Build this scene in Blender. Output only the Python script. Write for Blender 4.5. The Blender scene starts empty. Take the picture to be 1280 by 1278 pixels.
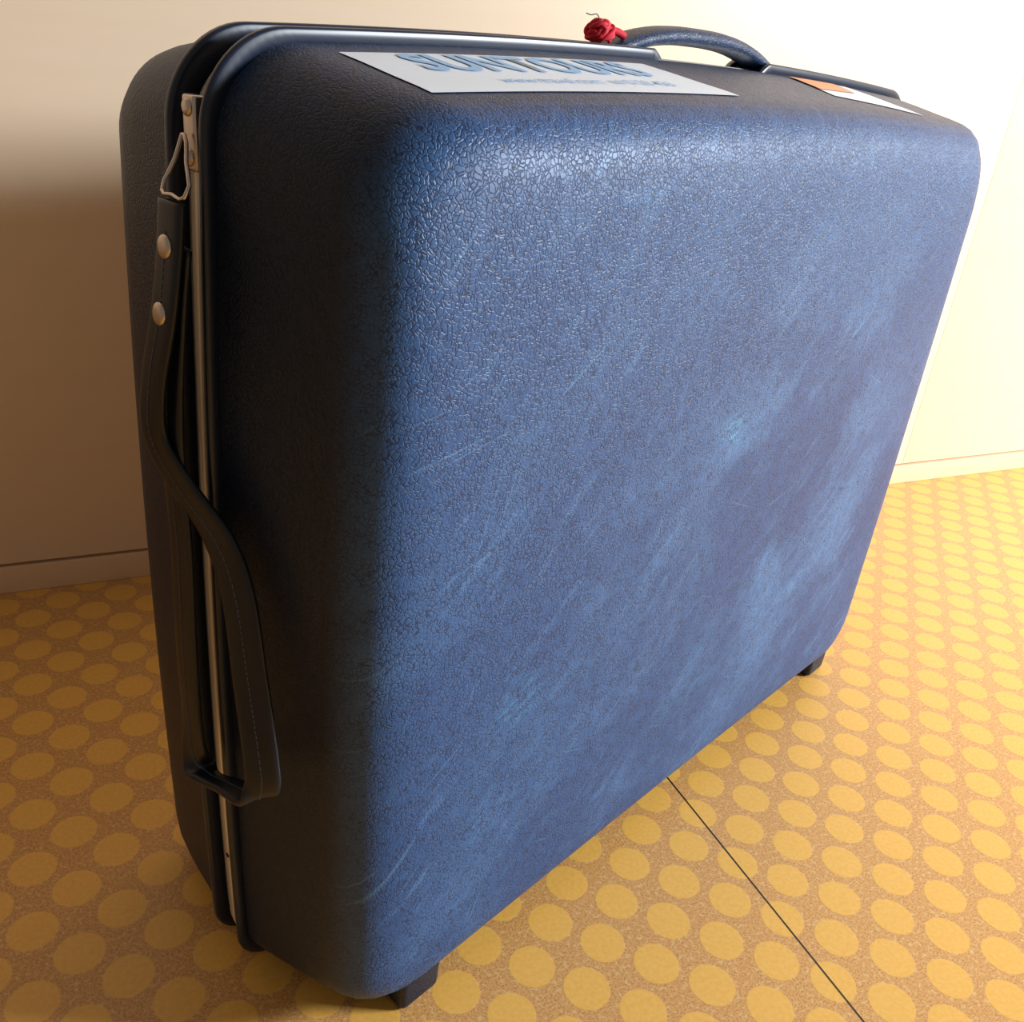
import bpy, bmesh, math, random
from mathutils import Matrix, Vector
random.seed(3)
SC=bpy.context.scene
SC.view_settings.view_transform='Standard'
SC.view_settings.look='None'
COL=bpy.context.collection

# ------------------------------------------------------------ helpers
def mat(name):
    m=bpy.data.materials.new(name); m.use_nodes=True
    return m,m.node_tree.nodes,m.node_tree.links,m.node_tree.nodes['Principled BSDF']
def simple(name,col,rough=.5,metal=0,spec=.5,coat=0):
    m,N,L,b=mat(name)
    b.inputs['Base Color'].default_value=(*col,1); b.inputs['Roughness'].default_value=rough
    b.inputs['Metallic'].default_value=metal; b.inputs['Specular IOR Level'].default_value=spec
    b.inputs['Coat Weight'].default_value=coat
    return m
def math_n(N,L,op,a,b=None,c=None,clamp=False):
    n=N.new('ShaderNodeMath'); n.operation=op; n.use_clamp=clamp
    for i,v in enumerate((a,b,c)):
        if v is None: continue
        if isinstance(v,(int,float)): n.inputs[i].default_value=v
        else: L.new(v,n.inputs[i])
    return n.outputs[0]
def mixc(N,L,f,a,b,mode='MIX'):
    n=N.new('ShaderNodeMix'); n.data_type='RGBA'; n.blend_type=mode
    if isinstance(f,(int,float)): n.inputs[0].default_value=f
    else: L.new(f,n.inputs[0])
    for i,v in ((6,a),(7,b)):
        if isinstance(v,tuple): n.inputs[i].default_value=(*v,1)
        else: L.new(v,n.inputs[i])
    return n.outputs[2]
def noise(N,L,vec,scale,detail=2,rough=.5,dist=0):
    n=N.new('ShaderNodeTexNoise'); n.inputs['Scale'].default_value=scale; n.inputs['Detail'].default_value=detail
    n.inputs['Roughness'].default_value=rough; n.inputs['Distortion'].default_value=dist
    if vec is not None: L.new(vec,n.inputs['Vector'])
    return n
def mapr(N,L,v,a,b,c=0,d=1,smooth=True):
    n=N.new('ShaderNodeMapRange'); n.interpolation_type='SMOOTHSTEP' if smooth else 'LINEAR'
    L.new(v,n.inputs[0]); n.inputs[1].default_value=a; n.inputs[2].default_value=b
    n.inputs[3].default_value=c; n.inputs[4].default_value=d
    return n.outputs[0]
def mapping(N,L,vec,rot=(0,0,0),scale=(1,1,1),loc=(0,0,0)):
    n=N.new('ShaderNodeMapping'); L.new(vec,n.inputs[0]); n.inputs['Rotation'].default_value=rot
    k=N.new('ShaderNodeMapping'); L.new(n.outputs[0],k.inputs[0])
    k.inputs['Scale'].default_value=scale; k.inputs['Location'].default_value=loc
    return k.outputs[0]
def obj(name,verts,faces,m,parent=None,smooth=True):
    me=bpy.data.meshes.new(name); me.from_pydata([tuple(v) for v in verts],[],faces); me.update()
    bm=bmesh.new(); bm.from_mesh(me); bmesh.ops.recalc_face_normals(bm,faces=bm.faces); bm.to_mesh(me); bm.free()
    if smooth:
        for p in me.polygons: p.use_smooth=True
    if m: me.materials.append(m)
    o=bpy.data.objects.new(name,me); COL.objects.link(o)
    if parent: o.parent=parent
    return o
def box(name,c,s,m,parent=None,bev=0,rotz=0,taper=1.0):
    v=[];
    for z in(-.5,.5):
        k=taper if z<0 else 1
        for x,y in((-.5,-.5),(.5,-.5),(.5,.5),(-.5,.5)): v.append((x*s[0]*k,y*s[1]*k,z*s[2]))
    f=[(0,1,2,3),(4,5,6,7),(0,1,5,4),(1,2,6,5),(2,3,7,6),(3,0,4,7)]
    o=obj(name,v,f,m,parent,False); o.location=c; o.rotation_euler=(0,0,rotz)
    if bev:
        b=o.modifiers.new('b','BEVEL'); b.width=bev; b.segments=4
        for p in o.data.polygons: p.use_smooth=True
    return o

# ------------------------------------------------------------ materials
def shell_material():
    m,N,L,b=mat('grained_blue_shell')
    tc=N.new('ShaderNodeTexCoord').outputs['Object']
    sx=N.new('ShaderNodeSeparateXYZ'); L.new(tc,sx.inputs[0])
    # pebbled grain: dark wrinkle lines between small flat cells
    nz=noise(N,L,tc,170,2,.5)
    vm=N.new('ShaderNodeVectorMath'); vm.operation='MULTIPLY_ADD'
    L.new(nz.outputs['Color'],vm.inputs[0]); vm.inputs[1].default_value=(.0055,.0055,.0055); L.new(tc,vm.inputs[2])
    vo=N.new('ShaderNodeTexVoronoi'); vo.feature='DISTANCE_TO_EDGE'; vo.inputs['Scale'].default_value=405
    L.new(vm.outputs[0],vo.inputs['Vector'])
    h1=mapr(N,L,vo.outputs['Distance'],.0,.18)
    brk=noise(N,L,tc,120,3,.6)
    keep=mapr(N,L,brk.outputs[0],.34,.54,.6,1)
    h1b=math_n(N,L,'SUBTRACT',1,math_n(N,L,'MULTIPLY',math_n(N,L,'SUBTRACT',1,h1),keep))
    bp=N.new('ShaderNodeBump'); bp.inputs['Strength'].default_value=.42; bp.inputs['Distance'].default_value=.0005
    L.new(h1b,bp.inputs['Height']); L.new(bp.outputs[0],b.inputs['Normal'])
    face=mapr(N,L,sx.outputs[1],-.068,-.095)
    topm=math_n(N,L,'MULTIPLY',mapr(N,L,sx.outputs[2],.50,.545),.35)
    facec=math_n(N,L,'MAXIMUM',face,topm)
    # soft bleached patches
    w1=noise(N,L,mapping(N,L,tc,rot=(0,.7,0),scale=(5,5,8)),1,7,.70,.25)
    wear=mapr(N,L,w1.outputs[0],.42,.66)
    def spot(p,r,vec=tc):
        vd=N.new('ShaderNodeVectorMath'); vd.operation='DISTANCE'; L.new(vec,vd.inputs[0]); vd.inputs[1].default_value=p
        return mapr(N,L,vd.outputs['Value'],r,0)
    big=math_n(N,L,'MAXIMUM',spot((.07,-.1,.25),.28),math_n(N,L,'MULTIPLY',spot((-.10,-.1,.10),.20),.7))
    wear=math_n(N,L,'MULTIPLY',wear,math_n(N,L,'MULTIPLY_ADD',big,.9,.25))
    # fine mottled scuffs
    s1=noise(N,L,mapping(N,L,tc,rot=(0,.75,0),scale=(22,22,110)),1,5,.7)
    s2=noise(N,L,tc,8,3,.6)
    scuff=math_n(N,L,'MULTIPLY',mapr(N,L,s1.outputs[0],.52,.70),mapr(N,L,s2.outputs[0],.44,.60))
    tot=None
    for k,(ang,th) in enumerate(((.9,.64),(.2,.65),(-.4,.65),(.6,.64),(1.3,.66))):
        s=noise(N,L,mapping(N,L,tc,rot=(0,ang,0),scale=(8,8,420),loc=(k*3.1,0,k*1.7)),1,3,.55)
        e=mapr(N,L,s.outputs[0],th,th+.07)
        v2=noise(N,L,mapping(N,L,tc,loc=(k*1.3,k,2)),14,3,.6)
        e=math_n(N,L,'MULTIPLY',e,mapr(N,L,v2.outputs[0],.50,.62))
        tot=e if tot is None else math_n(N,L,'MAXIMUM',tot,e)
    sp=math_n(N,L,'MAXIMUM',spot((-.037,-.1,.342),.024),math_n(N,L,'MULTIPLY',spot((-.22,-.1,.22),.035),.45))
    sp=math_n(N,L,'MAXIMUM',sp,math_n(N,L,'MULTIPLY',spot((-.02,-.1,.14),.05),.3))
    fine=noise(N,L,mapping(N,L,tc,rot=(0,.35,0),scale=(60,60,200)),1,3,.7)
    sp=math_n(N,L,'MULTIPLY',sp,mapr(N,L,fine.outputs[0],.46,.62))
    base=mixc(N,L,facec,(.006,.014,.036),(.019,.075,.215))  # shade of the unlit sides painted in: near-black off the front, top partly lightened
    c=mixc(N,L,math_n(N,L,'MULTIPLY',wear,math_n(N,L,'MULTIPLY_ADD',face,.72,.01)),base,(.11,.25,.48))
    c=mixc(N,L,math_n(N,L,'MULTIPLY',math_n(N,L,'MULTIPLY',scuff,face),.30),c,(.13,.31,.58))
    dark=mixc(N,L,mapr(N,L,h1b,0,.6),(.32,.34,.40),(1,1,1))
    c=mixc(N,L,1.0,c,dark,'MULTIPLY')
    c=mixc(N,L,math_n(N,L,'MULTIPLY',math_n(N,L,'MULTIPLY',tot,face),.26),c,(.18,.38,.64))
    c=mixc(N,L,math_n(N,L,'MULTIPLY',sp,.55),c,(.09,.38,.60))
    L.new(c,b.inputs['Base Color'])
    L.new(math_n(N,L,'MULTIPLY_ADD',wear,.06,.46),b.inputs['Roughness'])
    b.inputs['Specular IOR Level'].default_value=.38
    return m
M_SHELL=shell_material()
M_RIM=simple('rim_plastic',(.006,.013,.034),.34)
M_BAND,N,L,b=mat('aluminium_band')
tc=N.new('ShaderNodeTexCoord').outputs['Object']
nn=noise(N,L,mapping(N,L,tc,scale=(900,900,30)),1,3)
L.new(mixc(N,L,nn.outputs[0],(.66,.59,.50),(.86,.79,.68)),b.inputs['Base Color'])
b.inputs['Metallic'].default_value=.4; b.inputs['Roughness'].default_value=.42
M_METAL=simple('nickel',(.60,.52,.46),.3,1)
M_DARK=simple('dark_hole',(.01,.01,.01),.6)
M_STRAP,N,L,b=mat('strap_leather')
tc=N.new('ShaderNodeTexCoord').outputs['Object']
nn=noise(N,L,tc,500,3); bp=N.new('ShaderNodeBump'); bp.inputs['Strength'].default_value=.25; bp.inputs['Distance'].default_value=.0003
L.new(nn.outputs[0],bp.inputs['Height']); L.new(bp.outputs[0],b.inputs['Normal'])
b.inputs['Base Color'].default_value=(.005,.008,.015,1); b.inputs['Roughness'].default_value=.36; b.inputs['Specular IOR Level'].default_value=.4
M_THREAD=simple('stitch_thread',(.06,.09,.15),.7)
M_RED=simple('red_yarn',(.65,.01,.03),.7)
M_PAPER=simple('label_paper',(.68,.76,.86),.45)
M_INK=simple('label_blue_ink',(.24,.47,.76),.5)
M_ORANGE=simple('label_orange_ink',(.85,.3,.1),.5)

# ------------------------------------------------------------ suitcase
ZB,ZT=.0055,.549
HW,HH,ZC=.345,(ZT-ZB)/2,(ZT+ZB)/2
CX,CZ=.006,.0114
def warp(x,z,rec=False):
    a,bb=x/HW,z/HH
    z2=z+(CZ if bb>0 else -.004)*(1-min(1,a*a))*bb; x2=x+CX*(1-min(1,bb*bb))*a
    if rec and z>HH-.02:
        def ss(t): t=max(0,min(1,t)); return t*t*(3-2*t)
        z2-=.0065*ss((x+.046)/.008)*ss((.090-x)/.012)
    return x2,z2+ZC
BK=.58
def outline(inset,rad,rec=False,nt=130,ns=50,nc=14,bk=BK):
    hw=HW-inset; zt=HH-inset; zb=-HH+inset*(bk if inset<.06 else 1)+(.06*(bk-1) if inset>=.06 else 0)
    r=min(rad,(zt-zb)*.45); rb=r*.76
    pts=[]
    def seg(p,q,n):
        for i in range(n): t=i/n; pts.append((p[0]+(q[0]-p[0])*t,p[1]+(q[1]-p[1])*t))
    def arc(cx,cz,a0,n,r):
        for i in range(n): a=a0-math.pi/2*i/n; pts.append((cx+r*math.cos(a),cz+r*math.sin(a)))
    seg((-hw+r,zt),(hw-r,zt),nt); arc(hw-r,zt-r,math.pi/2,nc,r)
    seg((hw,zt-r),(hw,zb+rb),ns); arc(hw-rb,zb+rb,0,nc,rb)
    seg((hw-rb,zb),(-hw+rb,zb),nt); arc(-hw+rb,zb+rb,-math.pi/2,nc,rb)
    seg((-hw,zb+rb),(-hw,zt-r),ns); arc(-hw+r,zt-r,math.pi,nc,r)
    return [warp(x,z,rec) for x,z in pts]
def rings(name,prof,m,parent,closed=False,cap=False,rad0=.038,rk=.35,rec=False):
    V=[];F=[];n=None
    for ins,y in prof:
        o=outline(ins,rad0+rk*min(ins,.08),rec); n=len(o)
        V+= [(x,y,z) for x,z in o]
    k=len(prof)
    for i in range(k if closed else k-1):
        a=i*n;b2=((i+1)%k)*n
        for j in range(n):
            j2=(j+1)%n; F.append((a+j,a+j2,b2+j2,b2+j))
    if cap: F.append(tuple((k-1)*n+j for j in range(n)))
    return obj(name,V,F,m,parent)
case=bpy.data.objects.new('suitcase',None); COL.objects.link(case)
FP=[(.0058,-.003),(.0062,-.006),(.0082,-.018),(.0112,-.034),(.0145,-.050),(.0172,-.064),(.0197,-.075),(.0227,-.0832),(.027,-.0897),(.0327,-.0945),(.040,-.0975),(.050,-.0991),(.064,-.1000),(.09,-.1007),(.14,-.1015),(.19,-.102),(.24,-.1022)]
BP=[(.0058,.025),(.0062,.028),(.008,.045),(.010,.062),(.0125,.080),(.0155,.096),(.020,.109),(.027,.1185),(.037,.125),(.052,.1285),(.075,.1305),(.11,.1315),(.17,.1325),(.24,.133)]
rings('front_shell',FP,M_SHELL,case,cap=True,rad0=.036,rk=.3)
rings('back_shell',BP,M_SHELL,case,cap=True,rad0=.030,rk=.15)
def rimprof(y0,y1,d=.009):
    e=.0012; s=1
    return [(d,y0),(e,y0),(e*.3,y0+e*.3),(0,y0+e),(0,y1-e),(e*.3,y1-e*.3),(e,y1),(d,y1)]
rings('front_rim',rimprof(-.0042,0),M_RIM,case,closed=True,rec=True)
rings('back_rim',rimprof(.0225,.0275),M_RIM,case,closed=True,rec=True)
rings('metal_band',[(.010,-.001),(.0058,-.001),(.0058,.009),(.0051,.0095),(.0051,.0125),(.0058,.013),(.0058,.0160),(.0085,.0165),(.0085,.0235),(.012,.0235)],M_BAND,case,closed=True)

def prof_inset(y):
    for (i0,y0),(i1,y1) in zip(FP,FP[1:]):
        if y0>=y>=y1: return i0+(i1-i0)*(y0-y)/(y0-y1)
    return FP[0][0]
def top_pt(x,y,off=.0006):
    ins=prof_inset(y); d=(prof_inset(y-.002)-prof_inset(y+.002))/.004
    X,Z=warp(x,HH-ins); nl=math.hypot(1,d)
    return (x, y-off*d/nl, Z+off/nl)
def decal(name,cor,m,off,nx=30,ny=14):
    V=[];F=[]
    for j in range(ny+1):
        for i in range(nx+1):
            u,v=i/nx,j/ny
            x=(cor[0][0]*(1-u)+cor[1][0]*u)*(1-v)+(cor[3][0]*(1-u)+cor[2][0]*u)*v
            y=(cor[0][1]*(1-u)+cor[1][1]*u)*(1-v)+(cor[3][1]*(1-u)+cor[2][1]*u)*v
            V.append(top_pt(x,y,off))
    for j in range(ny):
        for i in range(nx):
            a=j*(nx+1)+i; F.append((a,a+1,a+nx+2,a+nx+1))
    return obj(name,V,F,m,case)
C1=[(-.292,-.020),(-.080,-.020),(-.055,-.071),(-.285,-.071)]
decal('paper_label',C1,M_PAPER,.0005)
C2=[(.108,-.010),(.200,-.010),(.205,-.074),(.100,-.052)]
decal('small_label',C2,M_PAPER,.0005)
decal('small_label_stripe',[(.108,-.010),(.180,-.010),(.165,-.036),(.1025,-.039)],M_ORANGE,.0009)
def text_on(name,body,u0,v0,u1,v1,m,bold=0.0):
    cu=bpy.data.curves.new(name,'FONT'); cu.body=body; cu.size=1; cu.offset=bold; cu.resolution_u=3
    t=bpy.data.objects.new(name+'_src',cu); COL.objects.link(t)
    bpy.context.view_layer.update()
    dg=bpy.context.evaluated_depsgraph_get(); me=bpy.data.meshes.new_from_object(t.evaluated_get(dg))
    bpy.data.objects.remove(t)
    bm=bmesh.new(); bm.from_mesh(me)
    bmesh.ops.triangulate(bm,faces=bm.faces)
    xs=[v.co.x for v in bm.verts]; ys=[v.co.y for v in bm.verts]
    x0,x1,y0,y1=min(xs),max(xs),min(ys),max(ys)
    for v in bm.verts:
        u=u0+(u1-u0)*(v.co.x-x0)/(x1-x0); w=v1+(v0-v1)*(v.co.y-y0)/(y1-y0)
        x=(C1[0][0]*(1-u)+C1[1][0]*u)*(1-w)+(C1[3][0]*(1-u)+C1[2][0]*u)*w
        y=C1[0][1]*(1-w)+C1[3][1]*w
        v.co=top_pt(x,y,.0009)
    bm.to_mesh(me); bm.free(); me.materials.append(m); me.name=name
    o=bpy.data.objects.new(name,me); COL.objects.link(o); o.parent=case
text_on('label_lettering','SUNTOURS',.12,.04,.86,.50,M_INK,.03)
text_on('label_small_lettering','www.travel.com  tel 0123 456',.24,.66,.82,.80,M_INK,.002)

for k,(x,y) in enumerate(((-.271,-.0835),(.279,-.082),(-.275,.104),(.283,.104))):
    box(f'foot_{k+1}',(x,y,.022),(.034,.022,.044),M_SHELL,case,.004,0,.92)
    
def sweep(name,path,sect,m,parent,waxis=None,caps=True):
    V=[];F=[];n=len(path)
    for i,p in enumerate(path):
        t=(path[min(i+1,n-1)]-path[max(i-1,0)]).normalized()
        w=waxis[i]; w=(w-t*w.dot(t)).normalized(); nn=t.cross(w)
        s=sect(i/(n-1)) if callable(sect) else sect
        for a,b2 in s: V.append(p+w*a+nn*b2)
    k=len(s)
    for i in range(n-1):
        for j in range(k):
            j2=(j+1)%k; F.append((i*k+j,i*k+j2,(i+1)*k+j2,(i+1)*k+j))
    if caps: F.append(tuple(range(k))); F.append(tuple((n-1)*k+j for j in range(k)))
    return obj(name,V,F,m,parent)
def rsect(w,h,e=2.6,n=20):
    out=[]
    for i in range(n):
        a=2*math.pi*i/n; c,s=math.cos(a),math.sin(a)
        out.append((w/2*abs(c)**(2/e)*(1 if c>0 else -1),h/2*abs(s)**(2/e)*(1 if s>0 else -1)))
    return out
hp=[];n=48
for i in range(n+1):
    t=i/n; x=-.085+.195*t; q=(t-.5)*2
    hp.append(Vector((x,.011,.5525+.0165*(1-abs(q)**2.6))))
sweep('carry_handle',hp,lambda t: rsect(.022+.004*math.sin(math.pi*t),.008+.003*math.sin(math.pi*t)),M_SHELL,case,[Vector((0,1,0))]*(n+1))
for k,x in enumerate((-.075,.100)):
    box(f'handle_mount_{k+1}',(x,.011,.5495),(.03,.020,.012),M_RIM,case,.002)

def tube(name,pts,r,m,parent,n=8,res=6):
    cu=bpy.data.curves.new(name,'CURVE'); cu.dimensions='3D'; cu.bevel_depth=r; cu.bevel_resolution=3; cu.use_fill_caps=True
    sp=cu.splines.new('BEZIER'); sp.bezier_points.add(len(pts)-1)
    for b_,p in zip(sp.bezier_points,pts):
        b_.co=p; b_.handle_left_type=b_.handle_right_type='AUTO'
    cu.resolution_u=res
    o=bpy.data.objects.new(name,cu); COL.objects.link(o); cu.materials.append(m)
    bpy.context.view_layer.update()
    me=bpy.data.meshes.new_from_object(o.evaluated_get(bpy.context.evaluated_depsgraph_get()))
    bpy.data.objects.remove(o); o=bpy.data.objects.new(name,me); COL.objects.link(o); o.parent=parent
    for p in me.polygons:p.use_smooth=True
    return o
yc=Vector((-.085,.010,.5655)); pts=[]
for i in range(38):
    d=Vector((random.gauss(0,1),random.gauss(0,1),random.gauss(0,.75))).normalized()
    pts.append(yc+Vector((d.x*.009,d.y*.008,d.z*.0055)))
tube('red_yarn_tie',pts,.0013,M_RED,case)
tube('red_yarn_end',[yc,yc+Vector((-.006,-.002,.008)),yc+Vector((-.012,-.002,.0075)),yc+Vector((-.016,-.002,.008))],.0003,M_DARK,case)
tube('red_yarn_tail',[yc,yc+Vector((.009,-.004,.001)),yc+Vector((.016,-.006,-.001))],.0022,M_RED,case)

def catmull(P,m=10):
    out=[]
    n=len(P)
    for i in range(n-1):
        p0=P[max(i-1,0)];p1=P[i];p2=P[i+1];p3=P[min(i+2,n-1)]
        for k in range(m):
            t=k/m
            out.append(.5*((2*p1)+(p2-p0)*t+(2*p0-5*p1+4*p2-p3)*t*t+(3*p1-p0-3*p2+p3)*t**3))
    out.append(P[-1]); return out
V3=Vector
front=[((-.360,-.001,.4835),(0,-1,0)),((-.362,-.001,.465),(0,-1,0)),((-.366,.000,.4375),(0,-1,0)),((-.369,.008,.404),(0,-1,0)),
 ((-.369,.010,.378),(.1,-1,0)),((-.364,-.002,.3565),(.25,-.9,-.3)),((-.357,-.020,.334),(.3,-.9,-.3)),((-.355,-.032,.3086),(.4,-.9,0)),
 ((-.357,-.044,.265),(.5,-.85,0)),((-.360,-.0565,.2255),(.6,-.8,0)),((-.361,-.058,.209),(.7,-.7,0)),((-.362,-.050,.199),(.95,-.2,.2)),
 ((-.363,-.027,.190),(1,-.1,.0)),((-.364,-.008,.184),(.9,-.2,-.2)),((-.364,.001,.191),(.4,-.9,0)),((-.364,.003,.215),(0,-1,0)),((-.364,.004,.26),(0,-1,0)),((-.363,.004,.32),(0,-1,0)),((-.363,.006,.38),(0,-1,0)),((-.360,.004,.43),(0,-1,0)),((-.357,.001,.465),(0,-1,0))]
P=catmull([V3(a) for a,_ in front],8); W=catmull([V3(w) for _,w in front],8)
sweep('pull_strap',P,lambda t: rsect(.0185-.006*math.exp(-((t-.615)/.05)**2),.0046,3.2,24),M_STRAP,case,W)
sv=[];sf=[]
def addbox(c,t,w,nn,l,wd,h):
    b0=len(sv)
    for a in(-1,1):
        for b_ in(-1,1):
            for c_ in(-1,1): sv.append(c+t*(a*l)+w*(b_*wd)+nn*(c_*h))
    for f in((0,1,3,2),(4,5,7,6),(0,1,5,4),(2,3,7,6),(0,2,6,4),(1,3,7,5)): sf.append(tuple(b0+i for i in f))
for i in range(6,len(P)-1):
    t=(P[i+1]-P[i-1]).normalized(); w=(W[i]-t*W[i].dot(t)).normalized(); nn=t.cross(w)
    sl=(P[i+1]-P[i]).length; k=0
    while k<sl:
        c=P[i]+t*k
        for sgn in (-1,1): addbox(c+nn*(.0023*sgn),t,w,nn,.0009,.00025,.00025)
        k+=.0029
obj('strap_stitching',sv,sf,M_THREAD,case,False)
def disc(name,c,nrm,r,h,m,parent,dome=True):
    nrm=nrm.normalized(); q=nrm.to_track_quat('Z','Y'); V=[];F=[];K=24
    prof=[(1,0),(1,.35),(.93,.62),(.75,.85),(.45,.97),(.15,1)] if dome else [(1,0),(1,1),(.5,1)]
    for rr,hh in prof:
        for j in range(K):
            a=2*math.pi*j/K; V.append(c+q@V3((rr*r*math.cos(a),rr*r*math.sin(a),hh*h)))
    for i in range(len(prof)-1):
        for j in range(K): F.append((i*K+j,i*K+(j+1)%K,(i+1)*K+(j+1)%K,(i+1)*K+j))
    F.append(tuple((len(prof)-1)*K+j for j in range(K)))
    return obj(name,V,F,m,parent)
disc('rivet_1',V3((-.3641,-.001,.4655)),V3((-1,0,.08)),.0050,.0016,M_METAL,case)
disc('rivet_2',V3((-.3679,.000,.4375)),V3((-1,0,.1)),.0050,.0016,M_METAL,case)
RY=.000
tube('d_ring',[V3((-.3475,.0105,.5075)),V3((-.352,RY+.0095,.498)),V3((-.3585,RY+.009,.4862)),V3((-.359,RY,.4858)),V3((-.3585,RY-.009,.4862)),V3((-.352,RY+.000,.498)),V3((-.3475,.0085,.5075)),V3((-.3475,.0105,.5075))],.0009,M_METAL,case,8,3)
box('ring_bracket',(-.3415,.0105,.508),(.006,.010,.030),M_METAL,case,.0015)
disc('bracket_screw_1',V3((-.3442,.0105,.518)),V3((-1,0,0)),.0036,.0018,M_METAL,case)
disc('bracket_screw_2',V3((-.3442,.0105,.4985)),V3((-1,0,0)),.0036,.0018,M_METAL,case)
hx=-warp(HW-.0051,.094-ZC)[0]
disc('band_hole',V3((hx-.00005,.011,.094)),V3((-1,0,0)),.0017,.0002,M_DARK,case,False)

# ------------------------------------------------------------ room
WA=-.38685; WO=.38505
t_=V3((math.cos(WA),math.sin(WA),0)); n_=V3((-math.sin(WA),math.cos(WA),0))
def tn(t,n,z=0): return t_*t+n_*n+V3((0,0,z))
m,N,L,b=mat('dotted_linoleum')
tc=N.new('ShaderNodeTexCoord').outputs['Object']
sx=N.new('ShaderNodeSeparateXYZ'); L.new(tc,sx.inputs[0])
S=.055; R=.0156
def lat(ox,oy):
    ds=[]
    for o_,off in ((sx.outputs[0],ox),(sx.outputs[1],oy)):
        v=math_n(N,L,'MULTIPLY_ADD',o_,1/S,off)
        fr=math_n(N,L,'SUBTRACT',math_n(N,L,'FRACT',v),.5)
        ds.append(math_n(N,L,'MULTIPLY',fr,fr))
    return math_n(N,L,'MULTIPLY',math_n(N,L,'SQRT',math_n(N,L,'ADD',ds[0],ds[1])),S)
d=math_n(N,L,'MINIMUM',lat(.0,.0),lat(.5,.5))
wob=noise(N,L,tc,260,2)
d2=math_n(N,L,'MULTIPLY_ADD',wob.outputs[0],.0012,d)
dot=mapr(N,L,d2,R+.0014,R)
g1=noise(N,L,tc,700,3,.7); g2=noise(N,L,tc,300,3,.6)
gr=mixc(N,L,mapr(N,L,g1.outputs[0],.34,.58),(.48,.20,.048),(.72,.38,.125))
gr=mixc(N,L,mapr(N,L,g2.outputs[0],.52,.68),gr,(.76,.48,.20))
dc=mixc(N,L,mapr(N,L,g2.outputs[0],.3,.7),(.82,.43,.08),(.87,.49,.11))
c=mixc(N,L,dot,gr,dc)
seam=mapr(N,L,math_n(N,L,'ABSOLUTE',math_n(N,L,'SUBTRACT',sx.outputs[0],.05388)),.0011,.0006)
c=mixc(N,L,seam,c,(.01,.008,.005))
L.new(c,b.inputs['Base Color']); b.inputs['Roughness'].default_value=.38
hh_=math_n(N,L,'ADD',math_n(N,L,'MULTIPLY',g1.outputs[0],.25),math_n(N,L,'MULTIPLY',dot,.5))
bp=N.new('ShaderNodeBump'); bp.inputs['Strength'].default_value=.25; bp.inputs['Distance'].default_value=.0005
L.new(hh_,bp.inputs['Height']); L.new(bp.outputs[0],b.inputs['Normal'])
fl=obj('floor',[(-2.5,-2.5,0),(2.5,-2.5,0),(2.5,.5,0),(-2.5,.5,0)],[(0,1,2,3)],m,None,False)
fl.rotation_euler=(0,0,WA)

m,N,L,b=mat('cream_wall_panel')
tc=N.new('ShaderNodeTexCoord').outputs['Object']
q=noise(N,L,mapping(N,L,tc,scale=(1.5,1,60)),1,3)
L.new(mixc(N,L,q.outputs[0],(.84,.655,.46),(.88,.705,.52)),b.inputs['Base Color']); b.inputs['Roughness'].default_value=.4
M_WALL=m
M_BASE=simple('baseboard_paint',(.84,.60,.38),.45)
wall=bpy.data.objects.new('wall_back',None); COL.objects.link(wall)
def wbox(name,t0,t1,n0,n1,z0,z1,m,parent=None,bev=0):
    return box(name,tn((t0+t1)/2,(n0+n1)/2,(z0+z1)/2),(t1-t0,n1-n0,z1-z0),m,parent,bev,WA)
wbox('panel_1',-2.5,.7717,WO,WO+.02,.034,2.4,M_WALL,wall,.0004)
wbox('panel_2',.7721,2.5,WO,WO+.02,.034,2.4,M_WALL,wall,.0004)
wbox('backing',-2.5,2.5,WO+.02,WO+.06,0,2.4,M_WALL,wall)
wbox('baseboard_back',-2.5,2.5,WO-.001,WO+.02,0,.0305,M_BASE,None,.001)

# ------------------------------------------------------------ lights
def area(name,loc,target,sx_,sy_,power,col):
    l=bpy.data.lights.new(name,'AREA'); l.shape='RECTANGLE'; l.size=sx_; l.size_y=sy_; l.energy=power; l.color=col
    o=bpy.data.objects.new(name,l); COL.objects.link(o); o.location=loc
    o.rotation_euler=(V3(target)-V3(loc)).to_track_quat('-Z','Y').to_euler()
area('window_light',(1.7,-1.95,1.12),(0,0,.3),.6,.4,136,(.87,.935,1))
w=bpy.data.worlds.new('room_ambient'); SC.world=w; w.use_nodes=True
w.node_tree.nodes['Background'].inputs[0].default_value=(1,.85,.71,1); w.node_tree.nodes['Background'].inputs[1].default_value=.20

cam=bpy.data.cameras.new('camera'); co=bpy.data.objects.new('camera',cam); COL.objects.link(co)
z=V3((-.6782,-.5834,.447)).normalized(); x=V3((.6858,-.7209,.0997)); x=(x-z*x.dot(z)).normalized(); y=z.cross(x)
co.matrix_world=Matrix(((x.x,y.x,z.x,-.55544),(x.y,y.y,z.y,-.36930),(x.z,y.z,z.z,.55462),(0,0,0,1)))
cam.sensor_width=36; cam.lens=1164.65/1280*36; cam.clip_start=.01
SC.camera=co
